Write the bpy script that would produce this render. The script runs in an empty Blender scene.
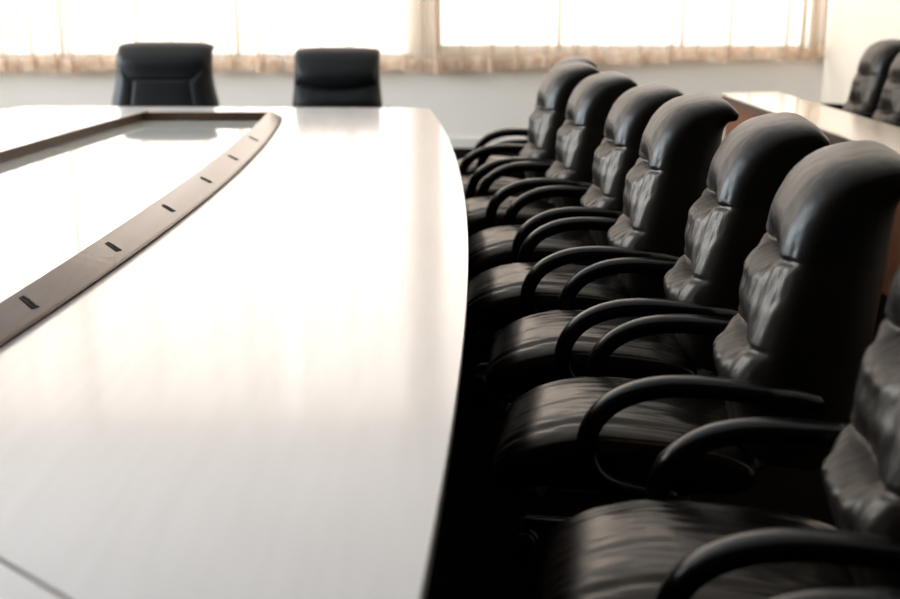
import bpy, bmesh, math, random
from mathutils import Vector, noise
random.seed(4)
PI = math.pi
S = bpy.context.scene
COL = S.collection

# ------------------------------------------------------------------ helpers
def obj(name, bm, mat, parent=None, smooth=False):
    me = bpy.data.meshes.new(name)
    bmesh.ops.recalc_face_normals(bm, faces=bm.faces[:])
    if smooth:
        for f in bm.faces: f.smooth = True
    bm.to_mesh(me); bm.free()
    o = bpy.data.objects.new(name, me)
    COL.objects.link(o)
    if mat: me.materials.append(mat)
    if parent: o.parent = parent
    return o

def thing(name, label, cat, loc=(0, 0, 0), rotz=0.0, group=None):
    o = bpy.data.objects.new(name, None)
    o.empty_display_size = .2
    COL.objects.link(o)
    o.location = loc; o.rotation_euler = (0, 0, rotz)
    tag(o, label, cat, group)
    return o

def tag(o, label, cat, group=None):
    o['label'] = label; o['category'] = cat
    if group: o['group'] = group
    return o

def struct(name, bm, mat, parent=None, smooth=False):
    o = obj(name, bm, mat, parent, smooth)
    if parent is None: o['kind'] = 'structure'
    return o

def box(bm, lo, hi, bev=0.0, seg=2):
    x0, y0, z0 = lo; x1, y1, z1 = hi
    r = bmesh.ops.create_cube(bm, size=1)
    for v in r['verts']:
        v.co = Vector(((x0+x1)/2+v.co.x*(x1-x0), (y0+y1)/2+v.co.y*(y1-y0), (z0+z1)/2+v.co.z*(z1-z0)))
    if bev:
        es = {e for v in r['verts'] for e in v.link_edges}
        bmesh.ops.bevel(bm, geom=list(es), offset=bev, segments=seg, affect='EDGES', profile=.5)
    return bm

def BX(lo, hi, bev=0.0):
    return box(bmesh.new(), lo, hi, bev)

def prism(outline, z0, z1, bev=.002, seg=2):
    """closed outline (list of (x,y), counter-clockwise) -> slab with softly broken edges"""
    bm = bmesh.new()
    a = [bm.verts.new((x, y, z0)) for x, y in outline]
    b = [bm.verts.new((x, y, z1)) for x, y in outline]
    n = len(a)
    bm.faces.new(a[::-1]); top = bm.faces.new(b)
    for i in range(n):
        bm.faces.new((a[i], a[(i+1) % n], b[(i+1) % n], b[i]))
    if bev:
        bmesh.ops.bevel(bm, geom=list(top.edges), offset=bev, segments=seg, affect='EDGES', profile=.5)
    return bm

def rings(bm, R, cap0=True, cap1=True, closed=True):
    V = [[bm.verts.new(p) for p in r] for r in R]
    n = len(V[0])
    F = []
    for i in range(len(V)-1):
        for j in range(n if closed else n-1):
            k = (j+1) % n
            F.append(bm.faces.new((V[i][j], V[i][k], V[i+1][k], V[i+1][j])))
    if cap0: bm.faces.new(V[0][::-1])
    if cap1: bm.faces.new(V[-1])
    return V

def spline(P, n):
    """Catmull-Rom through P resampled at n points evenly by arc length"""
    P = [Vector(p) for p in P]
    Q = [P[0]*2-P[1]] + P + [P[-1]*2-P[-2]]
    D = []
    for i in range(1, len(Q)-2):
        for k in range(24):
            t = k/24
            a, b, c, d = Q[i-1], Q[i], Q[i+1], Q[i+2]
            D.append(.5*((2*b)+(c-a)*t+(2*a-5*b+4*c-d)*t*t+(3*b-a-3*c+d)*t**3))
    D.append(P[-1])
    L = [0]
    for i in range(1, len(D)): L.append(L[-1]+(D[i]-D[i-1]).length)
    out = []; j = 0
    for i in range(n):
        s = L[-1]*i/(n-1)
        while j < len(L)-2 and L[j+1] < s: j += 1
        f = (s-L[j])/max(1e-9, L[j+1]-L[j])
        out.append(D[j].lerp(D[j+1], min(1, max(0, f))))
    return out

def gauss(x, s): return math.exp(-(x/s)**2)
def smooth01(x): x = min(1, max(0, x)); return x*x*(3-2*x)

# ------------------------------------------------------------------ materials
def mat(name, base, rough=.5, spec=.5, metal=0, coat=0, coat_r=.05, bump=None, vary=None, stretch=(1, 1, 1)):
    m = bpy.data.materials.new(name); m.use_nodes = True
    nt = m.node_tree; b = nt.nodes['Principled BSDF']
    b.inputs['Base Color'].default_value = (*base, 1)
    b.inputs['Roughness'].default_value = rough
    b.inputs['Specular IOR Level'].default_value = spec
    b.inputs['Metallic'].default_value = metal
    b.inputs['Coat Weight'].default_value = coat
    b.inputs['Coat Roughness'].default_value = coat_r
    tc = nt.nodes.new('ShaderNodeTexCoord'); mp = nt.nodes.new('ShaderNodeMapping')
    mp.inputs['Scale'].default_value = stretch
    nt.links.new(tc.outputs['Object'], mp.inputs['Vector'])
    if vary:
        c2, sc, det = vary
        n = nt.nodes.new('ShaderNodeTexNoise'); n.inputs['Scale'].default_value = sc; n.inputs['Detail'].default_value = det
        nt.links.new(mp.outputs['Vector'], n.inputs['Vector'])
        r = nt.nodes.new('ShaderNodeValToRGB')
        r.color_ramp.elements[0].position = .35; r.color_ramp.elements[1].position = .65
        r.color_ramp.elements[0].color = (*base, 1); r.color_ramp.elements[1].color = (*c2, 1)
        nt.links.new(n.outputs['Fac'], r.inputs['Fac']); nt.links.new(r.outputs['Color'], b.inputs['Base Color'])
    if bump:
        sc, st, dist = bump
        n = nt.nodes.new('ShaderNodeTexNoise'); n.inputs['Scale'].default_value = sc; n.inputs['Detail'].default_value = 4
        nt.links.new(mp.outputs['Vector'], n.inputs['Vector'])
        bp = nt.nodes.new('ShaderNodeBump'); bp.inputs['Strength'].default_value = st; bp.inputs['Distance'].default_value = dist
        nt.links.new(n.outputs['Fac'], bp.inputs['Height']); nt.links.new(bp.outputs['Normal'], b.inputs['Normal'])
    return m

M_leather = mat('black_leather', (.0065, .0047, .0032), .40, .34, bump=(240, .2, .002), vary=((.006, .0043, .003), 30, 3))
M_smooth = mat('smooth_black_leather', (.0055, .0042, .0030), .36, .24, bump=(240, .2, .002), vary=((.006, .0043, .003), 30, 3))
M_head = mat('matte_black_leather', (.0045, .005, .0055), .48, .16, bump=(240, .2, .002))
M_seat = mat('black_seat_leather', (.004, .0033, .0028), .25, .5, bump=(200, .2, .002), vary=((.0055, .0045, .004), 20, 3))
for m_ in (M_leather, M_seat): m_.node_tree.nodes['Principled BSDF'].inputs['Specular Tint'].default_value = (1, .86, .72, 1)
M_arm = mat('black_arm_plastic', (.003, .003, .003), .24, .4)
M_frame = mat('black_base_metal', (.004, .004, .004), .35, .5)
M_caster = mat('black_caster_rubber', (.012, .012, .012), .5, .3)
M_table = mat('pale_veneer', (.75, .715, .70), .30, .5, coat=1, coat_r=.13, vary=((.72, .68, .66), 5, 4), stretch=(6, .5, 1))
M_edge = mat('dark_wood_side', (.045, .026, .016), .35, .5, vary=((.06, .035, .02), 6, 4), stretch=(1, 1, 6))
M_glass = mat('milky_glass', (.74, .75, .69), .06, .5, coat=1, coat_r=.02)
M_strip = mat('bronze_lacquer', (.125, .066, .036), .16, .55, vary=((.14, .076, .042), 4, 3), stretch=(8, 1, 1))
M_dark = mat('black_print', (.004, .004, .004), .6, .1)
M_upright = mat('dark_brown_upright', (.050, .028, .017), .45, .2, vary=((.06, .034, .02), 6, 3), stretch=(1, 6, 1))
M_desk = mat('red_brown_wood', (.13, .046, .018), .45, .2, vary=((.10, .036, .016), 5, 5), stretch=(3, .6, 3))
M_desktop_sheen = mat('desk_top_painted_sheen', (.80, .66, .52), .25, .5, coat=1, coat_r=.15, vary=((.75, .61, .47), 5, 4), stretch=(6, .6, 1))  # brown wood top coloured cream to stand for its bright reflection
M_desktrim = mat('desk_edge_brown', (.050, .024, .013), .4, .3)
M_wall = mat('white_paint', (.80, .75, .68), .6, .3, bump=(180, .05, .002))
M_wallr = mat('cream_paint', (.66, .57, .47), .6, .3, bump=(180, .05, .002))
M_unseenwall = mat('dark_unseen_wall', (.015, .010, .007), .6, .3)  # unseen near wall, coloured dark to keep the chair sides black
M_ceil = mat('ceiling_white', (.86, .88, .90), .8, .2)
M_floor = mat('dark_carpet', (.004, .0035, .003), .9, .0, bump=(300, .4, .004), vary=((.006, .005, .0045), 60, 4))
M_base = mat('pale_baseboard', (.70, .67, .62), .4, .4)
M_wframe = mat('window_frame_paint', (.62, .58, .54), .4, .4)
M_rail = mat('rail_metal', (.6, .6, .6), .3, .5, metal=1)

def cloth_mat(name, colr, transp, mottled=False):
    m = bpy.data.materials.new(name); m.use_nodes = True
    nt = m.node_tree; nt.nodes.clear()
    out = nt.nodes.new('ShaderNodeOutputMaterial')
    tr = nt.nodes.new('ShaderNodeBsdfTransparent'); tl = nt.nodes.new('ShaderNodeBsdfTranslucent'); df = nt.nodes.new('ShaderNodeBsdfDiffuse')
    m1 = nt.nodes.new('ShaderNodeMixShader'); m2 = nt.nodes.new('ShaderNodeMixShader')
    m1.inputs[0].default_value = .45; m2.inputs[0].default_value = transp
    for n in (tl, df): n.inputs['Color'].default_value = (*colr, 1)
    tr.inputs['Color'].default_value = (1, .955, .90, 1)
    if mottled:
        tc = nt.nodes.new('ShaderNodeTexCoord'); nz = nt.nodes.new('ShaderNodeTexNoise'); nz.inputs['Scale'].default_value = 14
        cr = nt.nodes.new('ShaderNodeValToRGB')
        cr.color_ramp.elements[0].position = .4; cr.color_ramp.elements[1].position = .62
        cr.color_ramp.elements[0].color = (*colr, 1); cr.color_ramp.elements[1].color = (.70, .50, .36, 1)
        nt.links.new(tc.outputs['Object'], nz.inputs['Vector']); nt.links.new(nz.outputs['Fac'], cr.inputs['Fac'])
        for n in (tl, df): nt.links.new(cr.outputs['Color'], n.inputs['Color'])
    nt.links.new(tl.outputs[0], m1.inputs[1]); nt.links.new(df.outputs[0], m1.inputs[2])
    nt.links.new(m1.outputs[0], m2.inputs[1]); nt.links.new(tr.outputs[0], m2.inputs[2])
    nt.links.new(m2.outputs[0], out.inputs['Surface'])
    return m
M_sheer = cloth_mat('cream_sheer', (.52, .43, .35), .42)
M_hem = cloth_mat('patterned_hem', (.82, .71, .59), .20, True)

def pane_mat():
    m = bpy.data.materials.new('window_glass'); m.use_nodes = True
    nt = m.node_tree; nt.nodes.clear()
    out = nt.nodes.new('ShaderNodeOutputMaterial'); tr = nt.nodes.new('ShaderNodeBsdfTransparent'); gl = nt.nodes.new('ShaderNodeBsdfGlossy')
    gl.inputs['Roughness'].default_value = .02
    mx = nt.nodes.new('ShaderNodeMixShader'); mx.inputs[0].default_value = .06
    nt.links.new(tr.outputs[0], mx.inputs[1]); nt.links.new(gl.outputs[0], mx.inputs[2]); nt.links.new(mx.outputs[0], out.inputs['Surface'])
    return m
M_pane = pane_mat()

# ------------------------------------------------------------------ room
XL, XR, YN, YB, ZC = -7.6, 3.66, -2.2, 11.8, 4.7
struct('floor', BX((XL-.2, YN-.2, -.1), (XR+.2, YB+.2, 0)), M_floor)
struct('ceiling', BX((XL-.2, YN-.2, ZC), (XR+.2, YB+.2, ZC+.1)), M_ceil)
struct('wall_right', BX((XR, YN-.2, 0), (XR+.2, YB+.2, ZC)), M_wallr)
struct('wall_near', BX((XL, YN-.2, 0), (XR, YN, ZC)), M_unseenwall)

W1 = (-7.3, -.36, .87, 4.45)      # left back window  x0,x1,z0,z1
W2 = (-.14, 3.50, .95, 4.45)      # right back window
bm = bmesh.new()
box(bm, (XL, YB, 0), (W1[0], YB+.2, ZC)); box(bm, (W1[1], YB, 0), (W2[0], YB+.2, ZC)); box(bm, (W2[1], YB, 0), (XR, YB+.2, ZC))
for w in (W1, W2):
    box(bm, (w[0], YB, 0), (w[1], YB+.2, w[2])); box(bm, (w[0], YB, w[3]), (w[1], YB+.2, ZC))
struct('wall_back', bm, M_wall)
LW = [(4.4, 7.4), (7.8, 10.8)]; LZ = (.9, 4.2)  # unseen left windows, assumed in order to light table and chair fronts
bm = bmesh.new()
ys = [YN-.2] + [q for w in LW for q in w] + [YB+.2]
for i in range(0, len(ys), 2): box(bm, (XL-.2, ys[i], 0), (XL, ys[i+1], ZC))
for y0, y1 in LW:
    box(bm, (XL-.2, y0, 0), (XL, y1, LZ[0])); box(bm, (XL-.2, y0, LZ[1]), (XL, y1, ZC))
struct('wall_left', bm, M_wall)
struct('baseboard_back', BX((XL, YB-.02, 0), (XR, YB, .10), .004), M_base)
struct('baseboard_right', BX((XR-.02, YN, 0), (XR, YB-.02, .10), .004), M_base)

def window(name, axis, a0, a1, z0, z1, d, n):
    """frame with mullions and panes set in the wall's thickness; axis x: in the back wall, y: in the left wall"""
    def P(a, b, z): return (a, b, z) if axis == 'x' else (b, a, z)
    fr = bmesh.new()
    def bar(a, b, za, zb, t=.03):
        p, q = P(a, d-t, za), P(b, d+t, zb)
        box(fr, tuple(map(min, p, q)), tuple(map(max, p, q)), .004, 1)
    bar(a0, a1, z0, z0+.05); bar(a0, a1, z1-.05, z1); bar(a0, a0+.05, z0, z1); bar(a1-.05, a1, z0, z1)
    for i in range(1, n): bar(a0+(a1-a0)*i/n-.025, a0+(a1-a0)*i/n+.025, z0, z1)
    f = struct(name, fr, M_wframe)
    for i in range(n):
        pb = bmesh.new()
        p, q = P(a0+(a1-a0)*i/n, d-.003, z0+.02), P(a0+(a1-a0)*(i+1)/n, d+.003, z1-.02)
        vs = [pb.verts.new(P(a, d, z)) for a, z in ((p[0] if axis == 'x' else p[1], z0+.03), (q[0] if axis == 'x' else q[1], z0+.03),
              (q[0] if axis == 'x' else q[1], z1-.03), (p[0] if axis == 'x' else p[1], z1-.03))]
        pb.faces.new(vs)
        obj('window_pane', pb, M_pane, f)
    return f
window('window_1', 'x', *W1, YB+.12, 4)
window('window_2', 'x', *W2, YB+.12, 3)
for i, (y0, y1) in enumerate(LW): window('window_%d' % (i+3), 'y', y0, y1, *LZ, XL-.12, 2)

# ------------------------------------------------------------------ curtains
PX = .00969
def X(px): return (px-450)*PX
def hem_z(x):
    b = .765 if x < X(430) else .765+.115*smooth01((x-X(430))/(X(780)-X(430)))
    return b + .012*math.sin(x*9.0) + .01*math.sin(x*23+1)
FOLDS = [5, 34, 72, 140, 205, 262, 301, 350, 405, 437, 492, 545, 575, 613, 668, 727, 782]
SMALL = [20, 55, 100, 120, 172, 232, 322, 377, 462, 517, 594, 640, 697, 752, 800, 812]
SAGS = [18, 52, 262, 424, 480, 620]
def curtain(x0, x1, label):
    yb = YB-.11
    pts = []
    x = x0
    fx = [(X(f), random.uniform(.95, 1.5)) for f in FOLDS]+[(X(f), random.uniform(.42, .7)) for f in SMALL]+[(q, 1.2) for q in (-4.7, -5.2, -5.8, -6.3, -6.9)]
    fx = [f for f in fx if x0+.05 < f[0] < x1-.05]
    while x < x1:
        pts.append((x, yb+.012*math.sin(x*14)+.006*math.sin(x*37)))
        x += .03
    pts = [p for p in pts if all(abs(p[0]-f) > .031*q+.004 for f, q in fx)]
    for f, r in fx:
        for dx, dy in ((-.028, 0), (-.012, -.01), (-.016, -.03), (-.030, -.05), (-.022, -.072), (0, -.08), (.022, -.072), (.030, -.05), (.016, -.03), (.012, -.01), (.028, 0)):
            pts.append((f+dx*r, yb+dy*r, f))
    pts.sort(key=lambda p: p[2] if len(p) > 2 else p[0])     # stable: keeps each fold in order
    pts = [(p[0], p[1]) for p in pts]
    def low(x):
        z = hem_z(x)
        for s in SAGS: z -= .022*gauss(x-X(s), .09)
        return z
    def sheet(z_of, dz, rows, off):
        bm = bmesh.new(); R = []
        for i in range(rows+1):
            row = []
            for (x, y) in pts:
                t = i/rows; z0, z1 = z_of(x), dz(x)
                z = z0+(z1-z0)*t
                sw = 1+.10*math.sin(x*3.1+z*1.7)
                row.append((x+.008*math.sin(z*3+x*5), yb+(y-yb)*sw-off, z))
            R.append(row)
        rings(bm, R, False, False, False)
        return bm
    c = obj('curtain', sheet(lambda x: low(x)+.02, lambda x: 4.52, 22, 0), M_sheer, None, True)
    tag(c, label, 'curtain', 'sheer curtains along the back windows')
    obj('hem', sheet(lambda x: low(x), lambda x: hem_z(x)+.115, 2, .007), M_hem, c, True)
    return c
curtain(-7.4, X(20), 'white sheer curtain panel at the far left edge, left of both head chairs')
curtain(X(22), X(282), 'white sheer curtain panel hanging behind the larger left head chair')
curtain(X(284), X(421), 'white sheer curtain panel hanging behind the smaller right head chair')
curtain(X(423), X(606), 'white sheer curtain panel behind the far end of the chair row')
curtain(X(608), X(826), 'white sheer curtain panel at the right, ending by the room corner')
bm = bmesh.new()
R = [[(x, YB-.115+.012*math.cos(a*PI/5), 4.55+.012*math.sin(a*PI/5)) for a in range(10)] for x in (XL, XR)]
rings(bm, R)
struct('trim_1', bm, M_rail, None, True)

# ------------------------------------------------------------------ office chairs
FRONT = [(-.015, .44), (-.030, .52), (-.048, .575), (-.052, .616), (-.044, .66), (-.030, .711), (-.010, .80), (.004, .87), (.014, .918), (.023, .97), (.042, 1.025), (.078, 1.09), (.140, 1.142), (.225, 1.168), (.290, 1.170), (.332, 1.142)]
REAR = [(.27, .44), (.285, .52), (.292, .575), (.295, .616), (.297, .66), (.298, .711), (.300, .80), (.302, .87), (.303, .918), (.303, .97), (.303, 1.005), (.303, 1.035), (.302, 1.058), (.302, 1.076), (.306, 1.088), (.318, 1.094)]
OX = .28            # the column stands this far in front of the back pad

def back_meshes(style, w_top, w_low, zs):
    N = 150
    idx = [i/(N-1) for i in range(N)]
    def pc(P, n):
        # resample front and rear at common parameter
        Q = [Vector((p[0], p[1], 0)) for p in P]
        E = [Q[0]*2-Q[1]]+Q+[Q[-1]*2-Q[-2]]
        out = []
        for t in idx:
            u = t*(len(Q)-1); i = min(int(u), len(Q)-2); f = u-i
            a, b, c, d = E[i], E[i+1], E[i+2], E[i+3]
            out.append(.5*((2*b)+(c-a)*f+(2*a-5*b+4*c-d)*f*f+(3*b-a-3*c+d)*f**3))
        return out
    Fp, Rp = pc(FRONT, N), pc(REAR, N)
    nf, nr = 84, 26
    ne = 3.0
    s_seam = {'tufted': .925, 'smile': .86, 'wing': .925}[style]
    split = min(range(N), key=lambda i: abs(Fp[i].y-s_seam) if i < N*.8 else 9)
    def disp(i, t):
        z = Fp[i].y
        u = idx[i]
        roll = smooth01((u-.70)/.12)           # over the crest
        ta = abs(t)
        edge = smooth01((1-ta)/.16)
        d = 0
        if style == 'tufted':
            z1 = .925-.012*(1-t*t); z2 = .705-.010*(1-t*t)
            cen = math.exp(-(t/.52)**4)
            for zz, dn in ((z1, .040), (z2, .038)):
                up = z > zz
                d -= (.009+.012*cen)*gauss(z-zz, .007 if up else .009)
                d -= dn*cen*gauss(z-zz, .060 if up else .030)
                d += .012*gauss(z-zz+.05, .03)*cen
            m = (z-z2)/(z1-z2)
            if 0 < m < 1: d += .012*math.sin(PI*m)**.8*(.4+.6*cen)
            if z < z2: d += .014*gauss(z-.63, .06)
            g = (1-smooth01((z-1.02)/.08))
            d -= .004*g*gauss(ta-.60, .09)
            nz = noise.noise(Vector((t*6+1.0*math.sin(z*7), z*2.4, 3)))
            n2 = noise.noise(Vector((t*12+.9*math.sin(z*9), z*3.5, 8)))
            near = max(gauss(z-z1+.05, .075), .6*gauss(z-z1-.02, .05), gauss(z-z2-.04, .06), gauss(z-z2+.06, .07), .10)
            cre = -max(0, 1-abs(nz)*1.6)**3*.0085-max(0, 1-abs(n2)*1.6)**3*.0035
            d += cre*near*edge*(1-roll*.75)
            if u > .55: d -= .0012*(1-abs(noise.noise(Vector((t*3.5+z*2, u*22, 5)))))**5
        elif style == 'smile':
            z1 = .835+.05*t*t
            d -= .026*gauss(z-z1, .014)*edge
            d -= .015*gauss(z-z1, .05)
            d += .022*gauss(z-.955, .09)+.02*gauss(z-.74, .06)
            nz = noise.noise(Vector((t*6+math.sin(z*8), z*3.5, 3)))
            d -= (1-abs(nz))**5*.006*gauss(z-z1+.05, .08)*edge
        else:
            z1 = .925-.09*smooth01((.95-ta)/.35)+.05
            d -= .010*gauss(z-z1, .013)*edge
            d += .022*gauss(z-1.04, .07)*(1-roll)
            low = 1-smooth01((z-z1+.01)/.03)
            d -= .009*low*gauss(ta-.58, .035)
            d += .014*low*gauss(ta-.80, .14)
        return d*edge
    rows = []
    for i in range(N):
        F, Rr = Fp[i], Rp[i]
        mid = (F+Rr)/2; half = (F-Rr)/2
        L = half.length; dr = half/max(L, 1e-6)
        # widths
        k = smooth01((F.y-.5)/.45)
        hw = w_low+(w_top-w_low)*k
        u = idx[i]
        endf = 1.0
        if u < .06: endf = .82+.18*math.sqrt(max(0, 1-(1-u/.06)**2))
        if u > .955: endf = .93+.07*math.sqrt(max(0, 1-((u-.955)/.045)**2))
        row = []
        for j in range(nf):
            t = -math.cos(PI*j/(nf-1))
            t = .55*t+.45*(-1+2*j/(nf-1))
            q = (1-min(1, abs(t))**ne)**(1/ne)
            p = mid+dr*(L*q*endf + disp(i, t)*smooth01(q*1.4))
            row.append((p.x+OX, t*hw*(.97+.03*endf), .44+(p.y-.44)*zs))
        for j in range(1, nr-1):
            t = math.cos(PI*j/(nr-1))
            q = (1-abs(t)**ne)**(1/ne)
            p = mid-dr*(L*q*endf)
            row.append((p.x+OX, t*hw*(.97+.03*endf), .44+(p.y-.44)*zs))
        rows.append(row)
    lo = bmesh.new(); rings(lo, rows[:split+1], True, False)
    hi = bmesh.new(); rings(hi, rows[split:], False, True)
    return lo, hi

def seat_mesh(hy=.243):
    bm = bmesh.new(); R = []
    nu, nv = 120, 64
    hx, hz = .335, .078
    for a in range(nv+1):
        v = -1+2*a/nv
        v = .45*v+.55*math.sin(PI/2*v)
        sc = max(.02, (1-abs(v)**5)**(1/5))
        row = []
        for b in range(nu):
            ph = 2*PI*b/nu
            cx, cz = math.cos(ph), math.sin(ph)
            x = hx*math.copysign(abs(cx)**.62, cx)
            z = hz*math.copysign(abs(cz)**.70, cz)
            x = x*(.90+.10*sc); z = z*(.25+.75*sc)
            y = v*hy
            f = (x+hx)/(2*hx)                       # 0 front, 1 rear
            if z > 0:
                z += .026*sc*(1-.5*v*v)*math.sin(PI*min(1, f*1.0))**.6 if 0 < f < 1 else 0
                n1 = noise.noise(Vector((x*4+.4*math.sin(v*3), v*6+1.2*x, 1)))
                n2 = noise.noise(Vector((x*6, v*14+x*3, 4)))
                z -= ((1-abs(n1))**6*.0036+(1-abs(n2))**4*.0016)*sc
                z -= .008*gauss(abs(v)-.70, .05)*sc
            droop = max(0, .42-f)/.42
            z += -.062*droop**1.7 - .030*(f-.4)
            row.append((x-.01, y, .418+z))
        R.append(row)
    rings(bm, R)
    return bm

def arm_mesh(side, wide=0.0):
    P = [(.18, .600), (.10, .626), (.03, .638), (-.05, .645), (-.13, .648), (-.20, .643), (-.26, .628), (-.315, .600), (-.355, .560), (-.377, .510), (-.375, .455), (-.350, .405), (-.30, .372), (-.22, .352), (-.15, .345)]
    P = spline([(x, 0, z) for x, z in P], 60)
    R = []
    for i, p in enumerate(P):
        a = P[max(0, i-1)]; b = P[min(len(P)-1, i+1)]
        t = (b-a).normalized(); n = Vector((-t.z, 0, t.x))
        f = i/(len(P)-1)
        hh = .026*(1-.25*smooth01((f-.75)/.25)) * (.8 if i in (0, len(P)-1) else 1)
        hw = .031*(1-.15*smooth01((f-.6)/.4)) * (.85 if i in (0, len(P)-1) else 1)
        y = side*(.275 + wide - .045*smooth01((f-.72)/.28) - .055*smooth01((.17-f)/.17))
        row = []
        for k in range(20):
            ph = 2*PI*k/20; c, s = math.cos(ph), math.sin(ph)
            row.append((p.x+OX+n.x*hh*math.copysign(abs(s)**.7, s), y+hw*math.copysign(abs(c)**.7, c), p.z+n.z*hh*math.copysign(abs(s)**.7, s)))
        R.append(row)
    bm = bmesh.new(); rings(bm, R)
    return bm

def lathe(prof, seg=24):
    bm = bmesh.new()
    rings(bm, [[(r*math.cos(2*PI*k/seg), r*math.sin(2*PI*k/seg), z) for k in range(seg)] for r, z in prof])
    return bm

def leg_mesh(a):
    bm = bmesh.new(); R = []
    ca, sa = math.cos(a), math.sin(a)
    for f in (0, .1, .3, .6, .85, .97, 1):
        r = .03+.27*f; z = .125-.035*f; hw = .030-.010*f; hh = .022-.008*f
        if f == 1: hw *= .6; hh *= .6
        row = []
        for k in range(12):
            ph = 2*PI*k/12; c, s = math.cos(ph), math.sin(ph)
            y = hw*math.copysign(abs(c)**.6, c)
            row.append((r*ca-y*sa, r*sa+y*ca, z+hh*math.copysign(abs(s)**.6, s)))
        R.append(row)
    rings(bm, R)
    return bm

def caster_mesh(a):
    bm = bmesh.new()
    ca, sa = math.cos(a), math.sin(a)
    cx, cy = .285*ca, .285*sa
    for sgn in (-1, 1):
        R = []
        for off, rr in ((.004, .024), (.006, .029), (.018, .029), (.022, .024)):
            R.append([(cx+ (rr*math.cos(2*PI*k/18))*ca - sgn*off*sa, cy+(rr*math.cos(2*PI*k/18))*sa+sgn*off*ca, .029+rr*math.sin(2*PI*k/18)) for k in range(18)])
        rings(bm, R)
    box(bm, (cx-.007, cy-.007, .03), (cx+.007, cy+.007, .085))
    return bm

def make_chair(name, label, style='tufted', w_top=.243, w_low=.234, zs=1.0, group=None):
    wide = w_low-.234
    t = thing(name, label, 'chair', group=group)
    lo, hi = back_meshes(style, w_top, w_low, zs)
    obj('backrest', lo, M_leather if style == 'tufted' else M_head, t, True)
    obj('headrest', hi, M_smooth if style == 'tufted' else M_head, t, True)
    obj('seat', seat_mesh(.243+wide), M_seat, t, True)
    for s in (-1, 1): obj('armrest', arm_mesh(s, wide), M_arm, t, True)
    bm = BX((-.17, -.235, .322), (.16, .235, .345), .008)
    box(bm, (-.09, -.07, .285), (.11, .07, .325), .01)
    # curved bar from the plate up to the back
    R = []
    for p in spline([(.10, 0, .315), (.27, 0, .325), (.385, 0, .37), (.415, 0, .46), (.43, 0, .56)], 18):
        R.append([(p.x, -.04, p.z-.008), (p.x, .04, p.z-.008), (p.x+.010, .04, p.z+.008), (p.x+.010, -.04, p.z+.008)])
    rings(bm, R)
    obj('seat_plate', bm, M_frame, t)
    obj('gas_column', lathe([(.030, .10), (.036, .11), (.036, .14), (.027, .145), (.027, .22), (.020, .222), (.020, .30)]), M_frame, t, True)
    for k in range(5):
        a = 2*PI*k/5+.3
        l = obj('leg', leg_mesh(a), M_frame, t, True)
        obj('caster', caster_mesh(a), M_caster, l)
    return t

def dup(root, label, loc, rotz, group=None):
    r = root.copy(); COL.objects.link(r)
    r.location = loc; r.rotation_euler = (0, 0, rotz); r['label'] = label
    if group: r['group'] = group
    for ch in list(root.children):
        c = ch.copy(); COL.objects.link(c); c.parent = r
        for g in list(ch.children):
            d = g.copy(); COL.objects.link(d); d.parent = c
    return r

ROW = [  # back pad x, centre y, turn (deg)
    (0.800, 2.11, -8, 'black leather chair nearest in the row, its back cut by the right edge'),
    (0.753, 2.94, -8.5, 'black leather chair second nearest in the row, tallest full headrest in view'),
    (0.750, 3.67, -6, 'black leather chair third nearest in the row along the table edge'),
    (0.670, 4.41, -2, 'black leather chair fourth from the camera in the row, mid row'),
    (0.660, 5.19, 1.5, 'black leather chair fifth from the camera in the row, left of the desk end'),
    (0.563, 5.96, 3, 'black leather chair sixth from the camera in the row'),
    (0.470, 6.68, 5, 'black leather chair seventh in the row, last one with its front pads showing'),
    (.555, 7.46, 1, 'black leather chair at the far end of the row, mostly hidden'),
    (0.760, 1.36, -6, 'black chair at the very bottom right corner, only its armrest showing'),
]
LEAN = {0: (.5, 1.04), 1: (3, 1.055), 2: (3.5, 1.05), 3: (2, 1.035), 4: (0, .985), 5: (0, .978), 6: (0, .982), 7: (0, .965)}      # these sitters left the backs tipped
grp = 'tufted leather chairs in the row beside the table'
proto = make_chair('office_chair', ROW[0][3], group=grp)
def put(o, x, y, deg, lean=2, up=1.02):
    a = math.radians(deg)
    o.location = (x-OX*math.cos(a), y-OX*math.sin(a), 0); o.rotation_euler = (0, 0, a)
    for c in o.children:
            if c.name.split('.')[0] in ('backrest', 'headrest'):
                b = math.radians(lean); px, pz = OX+.05, .47
                c.rotation_euler = (0, b, 0); c.scale = (1, 1, up)
                c.location = (px-px*math.cos(b)-pz*up*math.sin(b), 0, pz+px*math.sin(b)-pz*up*math.cos(b))
for i, (x, y, deg, lab) in enumerate(ROW):
    o = proto if i == 0 else dup(proto, lab, (0, 0, 0), 0, grp)
    put(o, x, y, deg, *LEAN.get(i, (2.5, 1.04)))
g2 = 'leather chairs behind the brown desk by the right wall'
put(dup(proto, 'black leather chair behind the brown desk, nearest the curtained corner', (0, 0, 0), 0, g2), 3.10, 9.13, 0)
put(dup(proto, 'black leather chair behind the brown desk, cut by the right edge', (0, 0, 0), 0, g2), 3.10, 8.46, 0)
put(dup(proto, 'black chair behind the brown desk, only its armrest at the right edge', (0, 0, 0), 0, g2), 3.12, 7.79, 0)
hl = make_chair('office_chair', 'larger black leather chair at the left of the table head, with side wings', 'wing', .372, .440, .962)
hl.location = (-2.235, 8.95, 0); hl.rotation_euler = (0, 0, PI/2)
hr = make_chair('office_chair', 'smaller black leather chair at the right of the table head', 'smile', .335, .365, .905)
hr.location = (-.885, 8.95, 0); hr.rotation_euler = (0, 0, PI/2)

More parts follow.
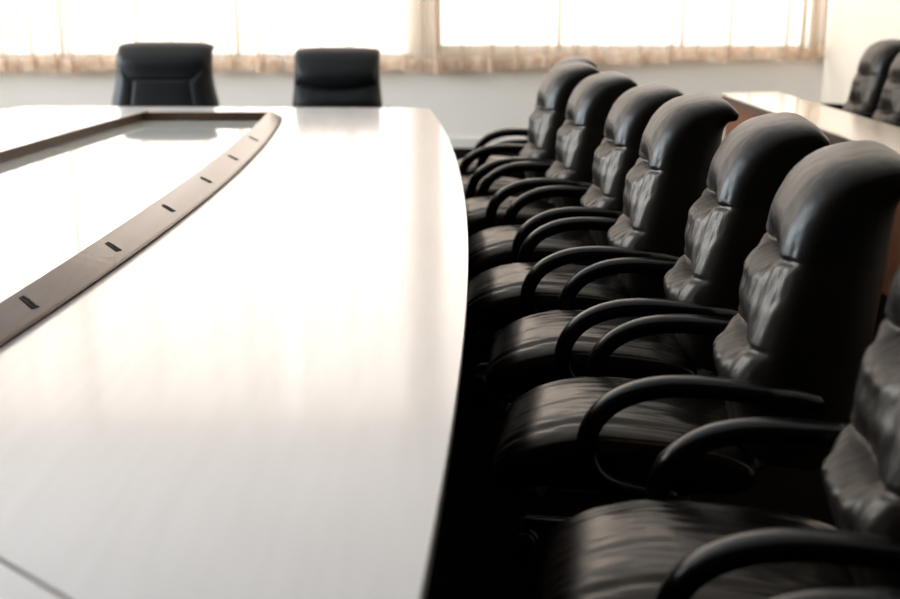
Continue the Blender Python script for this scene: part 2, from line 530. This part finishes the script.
# ------------------------------------------------------------------ conference table
ZT = .75
def xr(y): return .062-(y-4.2)**2/(70.0 if y < 4.2 else 80.0)                 # right outer edge
def xl(y): return -3.50+(y-3.0)**2/64.0                # left outer edge
def xo(y): return -.967-(y-5.1)**2/60.0                # outer foot of the right strip
def xi(y): return -1.085-(y-5.1)**2/90.0              # inner edge of the right strip
def xli(y): return -2.36+(y-1.5)**2/84.0               # inner edge of the left strip
def xlo(y): return xli(y)-.12
Y0, YI0, YI1, YF = .25, 2.0, 7.47, 8.30
def yfar(x): return 8.285+(-.14-x)*.045
def seq(a, b, n): return [a+(b-a)*i/n for i in range(n+1)]
table = thing('conference_table', 'long pale glossy conference table with a framed glass centre', 'table', (-1.5, 4.3, 0))
def T(name, bm, m, parent=None, smooth=False):
    o = obj(name, bm, m, parent or table, smooth)
    if parent is None: o.location = (1.5, -4.3, 0)
    return o
g = .0012
zt0 = ZT-.045
# far right corner of the right leaf is rounded off
def right_leaf(y0, y1, last):
    inner = [(xo(y)+.0, y) for y in seq(y0+g, min(y1, YI1+.10)-g, 14)]
    if not last:
        outer = [(xr(y), y) for y in seq(y0+g, y1-g, 20)]
        return outer + inner[::-1]
    outer = [(xr(y), y) for y in seq(y0+g, 8.10, 24)]
    cx = xr(8.10); yf = yfar(cx)
    outer += [(cx-.008, 8.17), (cx-.030, yf-.06), (cx-.065, yf-.022), (cx-.11, yf-.003)]
    top = [(x, yfar(x)) for x in seq(cx-.14, xo(YI1+.1)+g, 8)]
    return outer + top + inner[::-1]
def left_leaf(y0, y1, last):
    inner = [(xlo(y), y) for y in seq(y0+g, min(y1, YI1+.10)-g, 14)]
    if not last:
        outer = [(xl(y), y) for y in seq(y0+g, y1-g, 20)]
        return inner + outer[::-1]
    outer = [(xl(y), y) for y in seq(y0+g, 8.05, 20)]
    cx = xl(8.05); yf = yfar(cx)
    outer += [(cx+.03, 8.20), (cx+.09, yf-.07), (cx+.17, yf-.01)]
    top = [(x, yfar(x)) for x in seq(xlo(YI1+.1)-g, cx+.25, 8)]
    return inner + top + outer[::-1]
SE = [3.74, 6.12]
# mitred near end: diagonal from the well's corner to the outer edge
p = [(xr(y), y) for y in seq(1.10+g, SE[1]-g, 34)] + [(xo(y), y) for y in seq(SE[1]-g, YI0, 26)]
T('tabletop_panel', prism(p, zt0, ZT), M_table)
T('tabletop_panel', prism(right_leaf(SE[1], 9, True), zt0, ZT), M_table)
p = [(xlo(y), y) for y in seq(YI0, SE[1]-g, 26)] + [(xl(y), y) for y in seq(SE[1]-g, 1.10+g, 34)]
T('tabletop_panel', prism(p, zt0, ZT), M_table)
T('tabletop_panel', prism(left_leaf(SE[1], 9, True), zt0, ZT), M_table)
yc = YI1+.10
T('tabletop_panel', prism([(xo(yc)-g, yc), (xo(yc)-g, yfar(xo(yc))), (xlo(yc)+g, yfar(xlo(yc))), (xlo(yc)+g, yc)], zt0, ZT), M_table)
# near end, cut back along the mitres by a hair (the dark joint line)
gm = .008
p = [(xlo(YI0)+gm, YI0-gm*.3), (xl(1.09), 1.10-gm)] + [(xl(y), y) for y in seq(1.04, Y0+.25, 6)] + [(xl(.4)+.25, Y0)] + \
    [(-.35, Y0)] + [(xr(y), y) for y in seq(Y0+.25, 1.04, 6)] + [(xr(1.09), 1.10-gm), (xo(YI0)-gm, YI0-gm*.3)]
T('tabletop_panel', prism(p, zt0, ZT), M_table)
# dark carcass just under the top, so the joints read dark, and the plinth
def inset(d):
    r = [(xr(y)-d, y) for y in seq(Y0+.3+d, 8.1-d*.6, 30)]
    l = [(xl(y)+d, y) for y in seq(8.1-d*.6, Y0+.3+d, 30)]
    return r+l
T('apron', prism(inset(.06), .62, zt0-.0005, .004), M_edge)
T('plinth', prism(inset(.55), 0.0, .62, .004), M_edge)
# glass centre in three panes
gy = [YI0+.1, SE[0], SE[1], YI1]
for a, b in zip(gy[:-1], gy[1:]):
    o = [(xi(y)+.004, y) for y in seq(a+g, b-g, 12)] + [(xli(y)-.004, y) for y in seq(b-g, a+g, 12)]
    T('glass_panel', prism(o, zt0, ZT+.002, .001, 1), M_glass)
# raised strips round the glass: upright towards the glass, sloping down to the sitters
HI, LO = ZT+.055, ZT+.016
def strip(y0, y1, fi, fo, n=26):
    R = []
    for y in seq(y0, y1, n):
        a, b = fi(y), fo(y); s = 1 if b > a else -1
        R.append([(a, y, ZT-.001), (a, y, HI-.003), (a+s*.003, y, HI), (b-s*.003, y, LO+.001), (b, y, LO-.002), (b, y, LO-.010), (b-s*.006, y, LO-.011), (b-s*.006, y, ZT-.001)])
    bm = bmesh.new(); rings(bm, R)
    bm.normal_update()
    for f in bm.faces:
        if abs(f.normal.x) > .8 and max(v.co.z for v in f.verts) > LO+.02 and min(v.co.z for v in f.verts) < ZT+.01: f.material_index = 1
    return bm
def emblem(y):
    """small black badge lying on the slope: bar with a peak and two ticks above it"""
    bm = bmesh.new()
    a0, b0 = xi(y), xo(y)
    def P(al, ac, h):
        yy = y+al; a, b = xi(yy), xo(yy)
        f = .5+ac/(b-a)
        return (a+(b-a)*f, yy, HI+(LO-HI)*f+.0004+h)
    def plate(poly, h=.0022):
        lo = [bm.verts.new(P(*q, 0)) for q in poly]; hi = [bm.verts.new(P(*q, h)) for q in poly]
        n = len(lo)
        bm.faces.new(lo[::-1]); bm.faces.new(hi)
        for i in range(n): bm.faces.new((lo[i], lo[(i+1) % n], hi[(i+1) % n], hi[i]))
    plate([(.017, -.026), (.003, -.026), (-.032, .020), (-.018, .024)])
    plate([(.030, -.026), (.019, -.024), (.010, -.010), (.021, -.006)])
    plate([(.019, -.004), (.008, -.006), (-.004, .008), (.008, .010)])
    plate([(.006, .012), (-.006, .011), (-.014, .022), (-.003, .027)])
    return bm
ys = [YI0, SE[0], SE[1], YI1+.10]
EM = [2.29, 2.95, 3.62, 4.28, 4.93, 5.59, 6.30]
for a, b in zip(ys[:-1], ys[1:]):
    s = T('console_strip', strip(a+.0008, b-.0008, xi, xo), M_strip); s.data.materials.append(M_upright)
    for y in EM:
        if a < y < b: obj('emblem', emblem(y), M_dark, s)
    T('console_strip', strip(a+.0008, b-.0008, xli, xlo), M_strip).data.materials.append(M_upright)
# cross rails closing the frame at both ends
def cross(yin, s):
    xa, xb = xli(yin), xi(yin)
    R = []
    for x in (xa, xb):
        R.append([(x, yin, ZT-.001), (x, yin, HI-.003), (x, yin+s*.003, HI), (x, yin+s*.097, LO+.001), (x, yin+s*.10, LO-.002), (x, yin+s*.10, ZT-.001)])
    bm = bmesh.new(); rings(bm, R)
    bm.normal_update()
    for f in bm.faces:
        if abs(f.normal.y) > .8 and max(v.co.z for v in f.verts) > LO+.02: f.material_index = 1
    return bm
T('end_rail', cross(YI1, 1), M_strip).data.materials.append(M_upright)
T('end_rail', cross(YI0+.10, -1), M_strip).data.materials.append(M_upright)

# ------------------------------------------------------------------ desk by the right wall
desk = thing('side_desk', 'long red-brown desk with a glossy top coloured pale for reflected light along the right wall', 'desk', (2.5, 6.5, 0))
def DK(name, bm, m):
    o = obj(name, bm, m, desk); o.location = (-2.5, -6.5, 0); return o
def dx(y): return 2.152+(9.44-y)*.0334
DK('desktop', prism([(dx(9.44), 9.44), (dx(3.2), 3.2), (dx(3.2)+.47, 3.2), (2.62, 9.53)][::-1], .738, .751, .002), M_desktop_sheen)
DK('edge_trim', prism([(dx(9.44)-.004, 9.436), (dx(3.2)-.004, 3.196), (dx(3.2)+.474, 3.196), (2.624, 9.534)][::-1], .69, .738, .003), M_desktrim)
DK('front_panel', prism([(dx(9.40)+.03, 9.40), (dx(3.25)+.03, 3.25), (dx(3.25)+.06, 3.25), (dx(9.40)+.06, 9.40)][::-1], .0, .69, .002), M_desk)
for yy in (9.43, 6.3, 3.3):
    DK('side_panel', BX((dx(yy)+.06, yy-.03, 0), (dx(yy)+.20, yy, .69), .002), M_desk)

# ------------------------------------------------------------------ light
w = bpy.data.worlds.new('sky'); S.world = w; w.use_nodes = True
nt = w.node_tree; nt.nodes.clear()
out = nt.nodes.new('ShaderNodeOutputWorld'); bg = nt.nodes.new('ShaderNodeBackground')
tc = nt.nodes.new('ShaderNodeTexCoord'); sp = nt.nodes.new('ShaderNodeSeparateXYZ')
cr = nt.nodes.new('ShaderNodeValToRGB'); mr = nt.nodes.new('ShaderNodeMapRange')
nt.links.new(tc.outputs['Generated'], sp.inputs[0]); nt.links.new(sp.outputs['X'], mr.inputs[0])
mr.inputs['From Min'].default_value = -1; mr.inputs['From Max'].default_value = 0
cr.color_ramp.elements[0].color = (.85, .94, 1.01, 1); cr.color_ramp.elements[1].color = (.150, .143, .138, 1)
cr.color_ramp.elements[0].position = .12; cr.color_ramp.elements[1].position = .36
nt.links.new(mr.outputs[0], cr.inputs[0]); nt.links.new(cr.outputs[0], bg.inputs[0])
bg.inputs[1].default_value = 18.0
nt.links.new(bg.outputs[0], out.inputs[0])
def portal(name, loc, rot, sx, sy):
    l = bpy.data.lights.new(name, 'AREA'); l.shape = 'RECTANGLE'; l.size = sx; l.size_y = sy
    l.cycles.is_portal = True
    o = bpy.data.objects.new(name, l); COL.objects.link(o); o.location = loc; o.rotation_euler = rot
for w_ in (W1, W2):
    portal('window_daylight', ((w_[0]+w_[1])/2, YB+.19, (w_[2]+w_[3])/2), (-PI/2, 0, 0), w_[1]-w_[0], w_[3]-w_[2])
for y0, y1 in LW:
    portal('window_daylight', (XL-.19, (y0+y1)/2, (LZ[0]+LZ[1])/2), (PI/2, 0, -PI/2), y1-y0, LZ[1]-LZ[0])

# ------------------------------------------------------------------ camera
cd = bpy.data.cameras.new('camera'); cam = bpy.data.objects.new('camera', cd); COL.objects.link(cam)
cam.location = (0, 0, 1.583)
cam.rotation_euler = (PI/2-math.radians(14.969), 0, 0)
cd.sensor_width = 36; cd.lens = 36*1180/900
cd.clip_start = .05
cd.dof.use_dof = True; cd.dof.focus_distance = 3.7; cd.dof.aperture_fstop = 2.0
S.camera = cam
S.view_settings.view_transform = 'Standard'; S.view_settings.look = 'None'
S.view_settings.gamma = 1; S.view_settings.exposure = 0.6
S.cycles.max_bounces = 10; S.cycles.diffuse_bounces = 5; S.cycles.transparent_max_bounces = 16
S.cycles.sample_clamp_indirect = 8
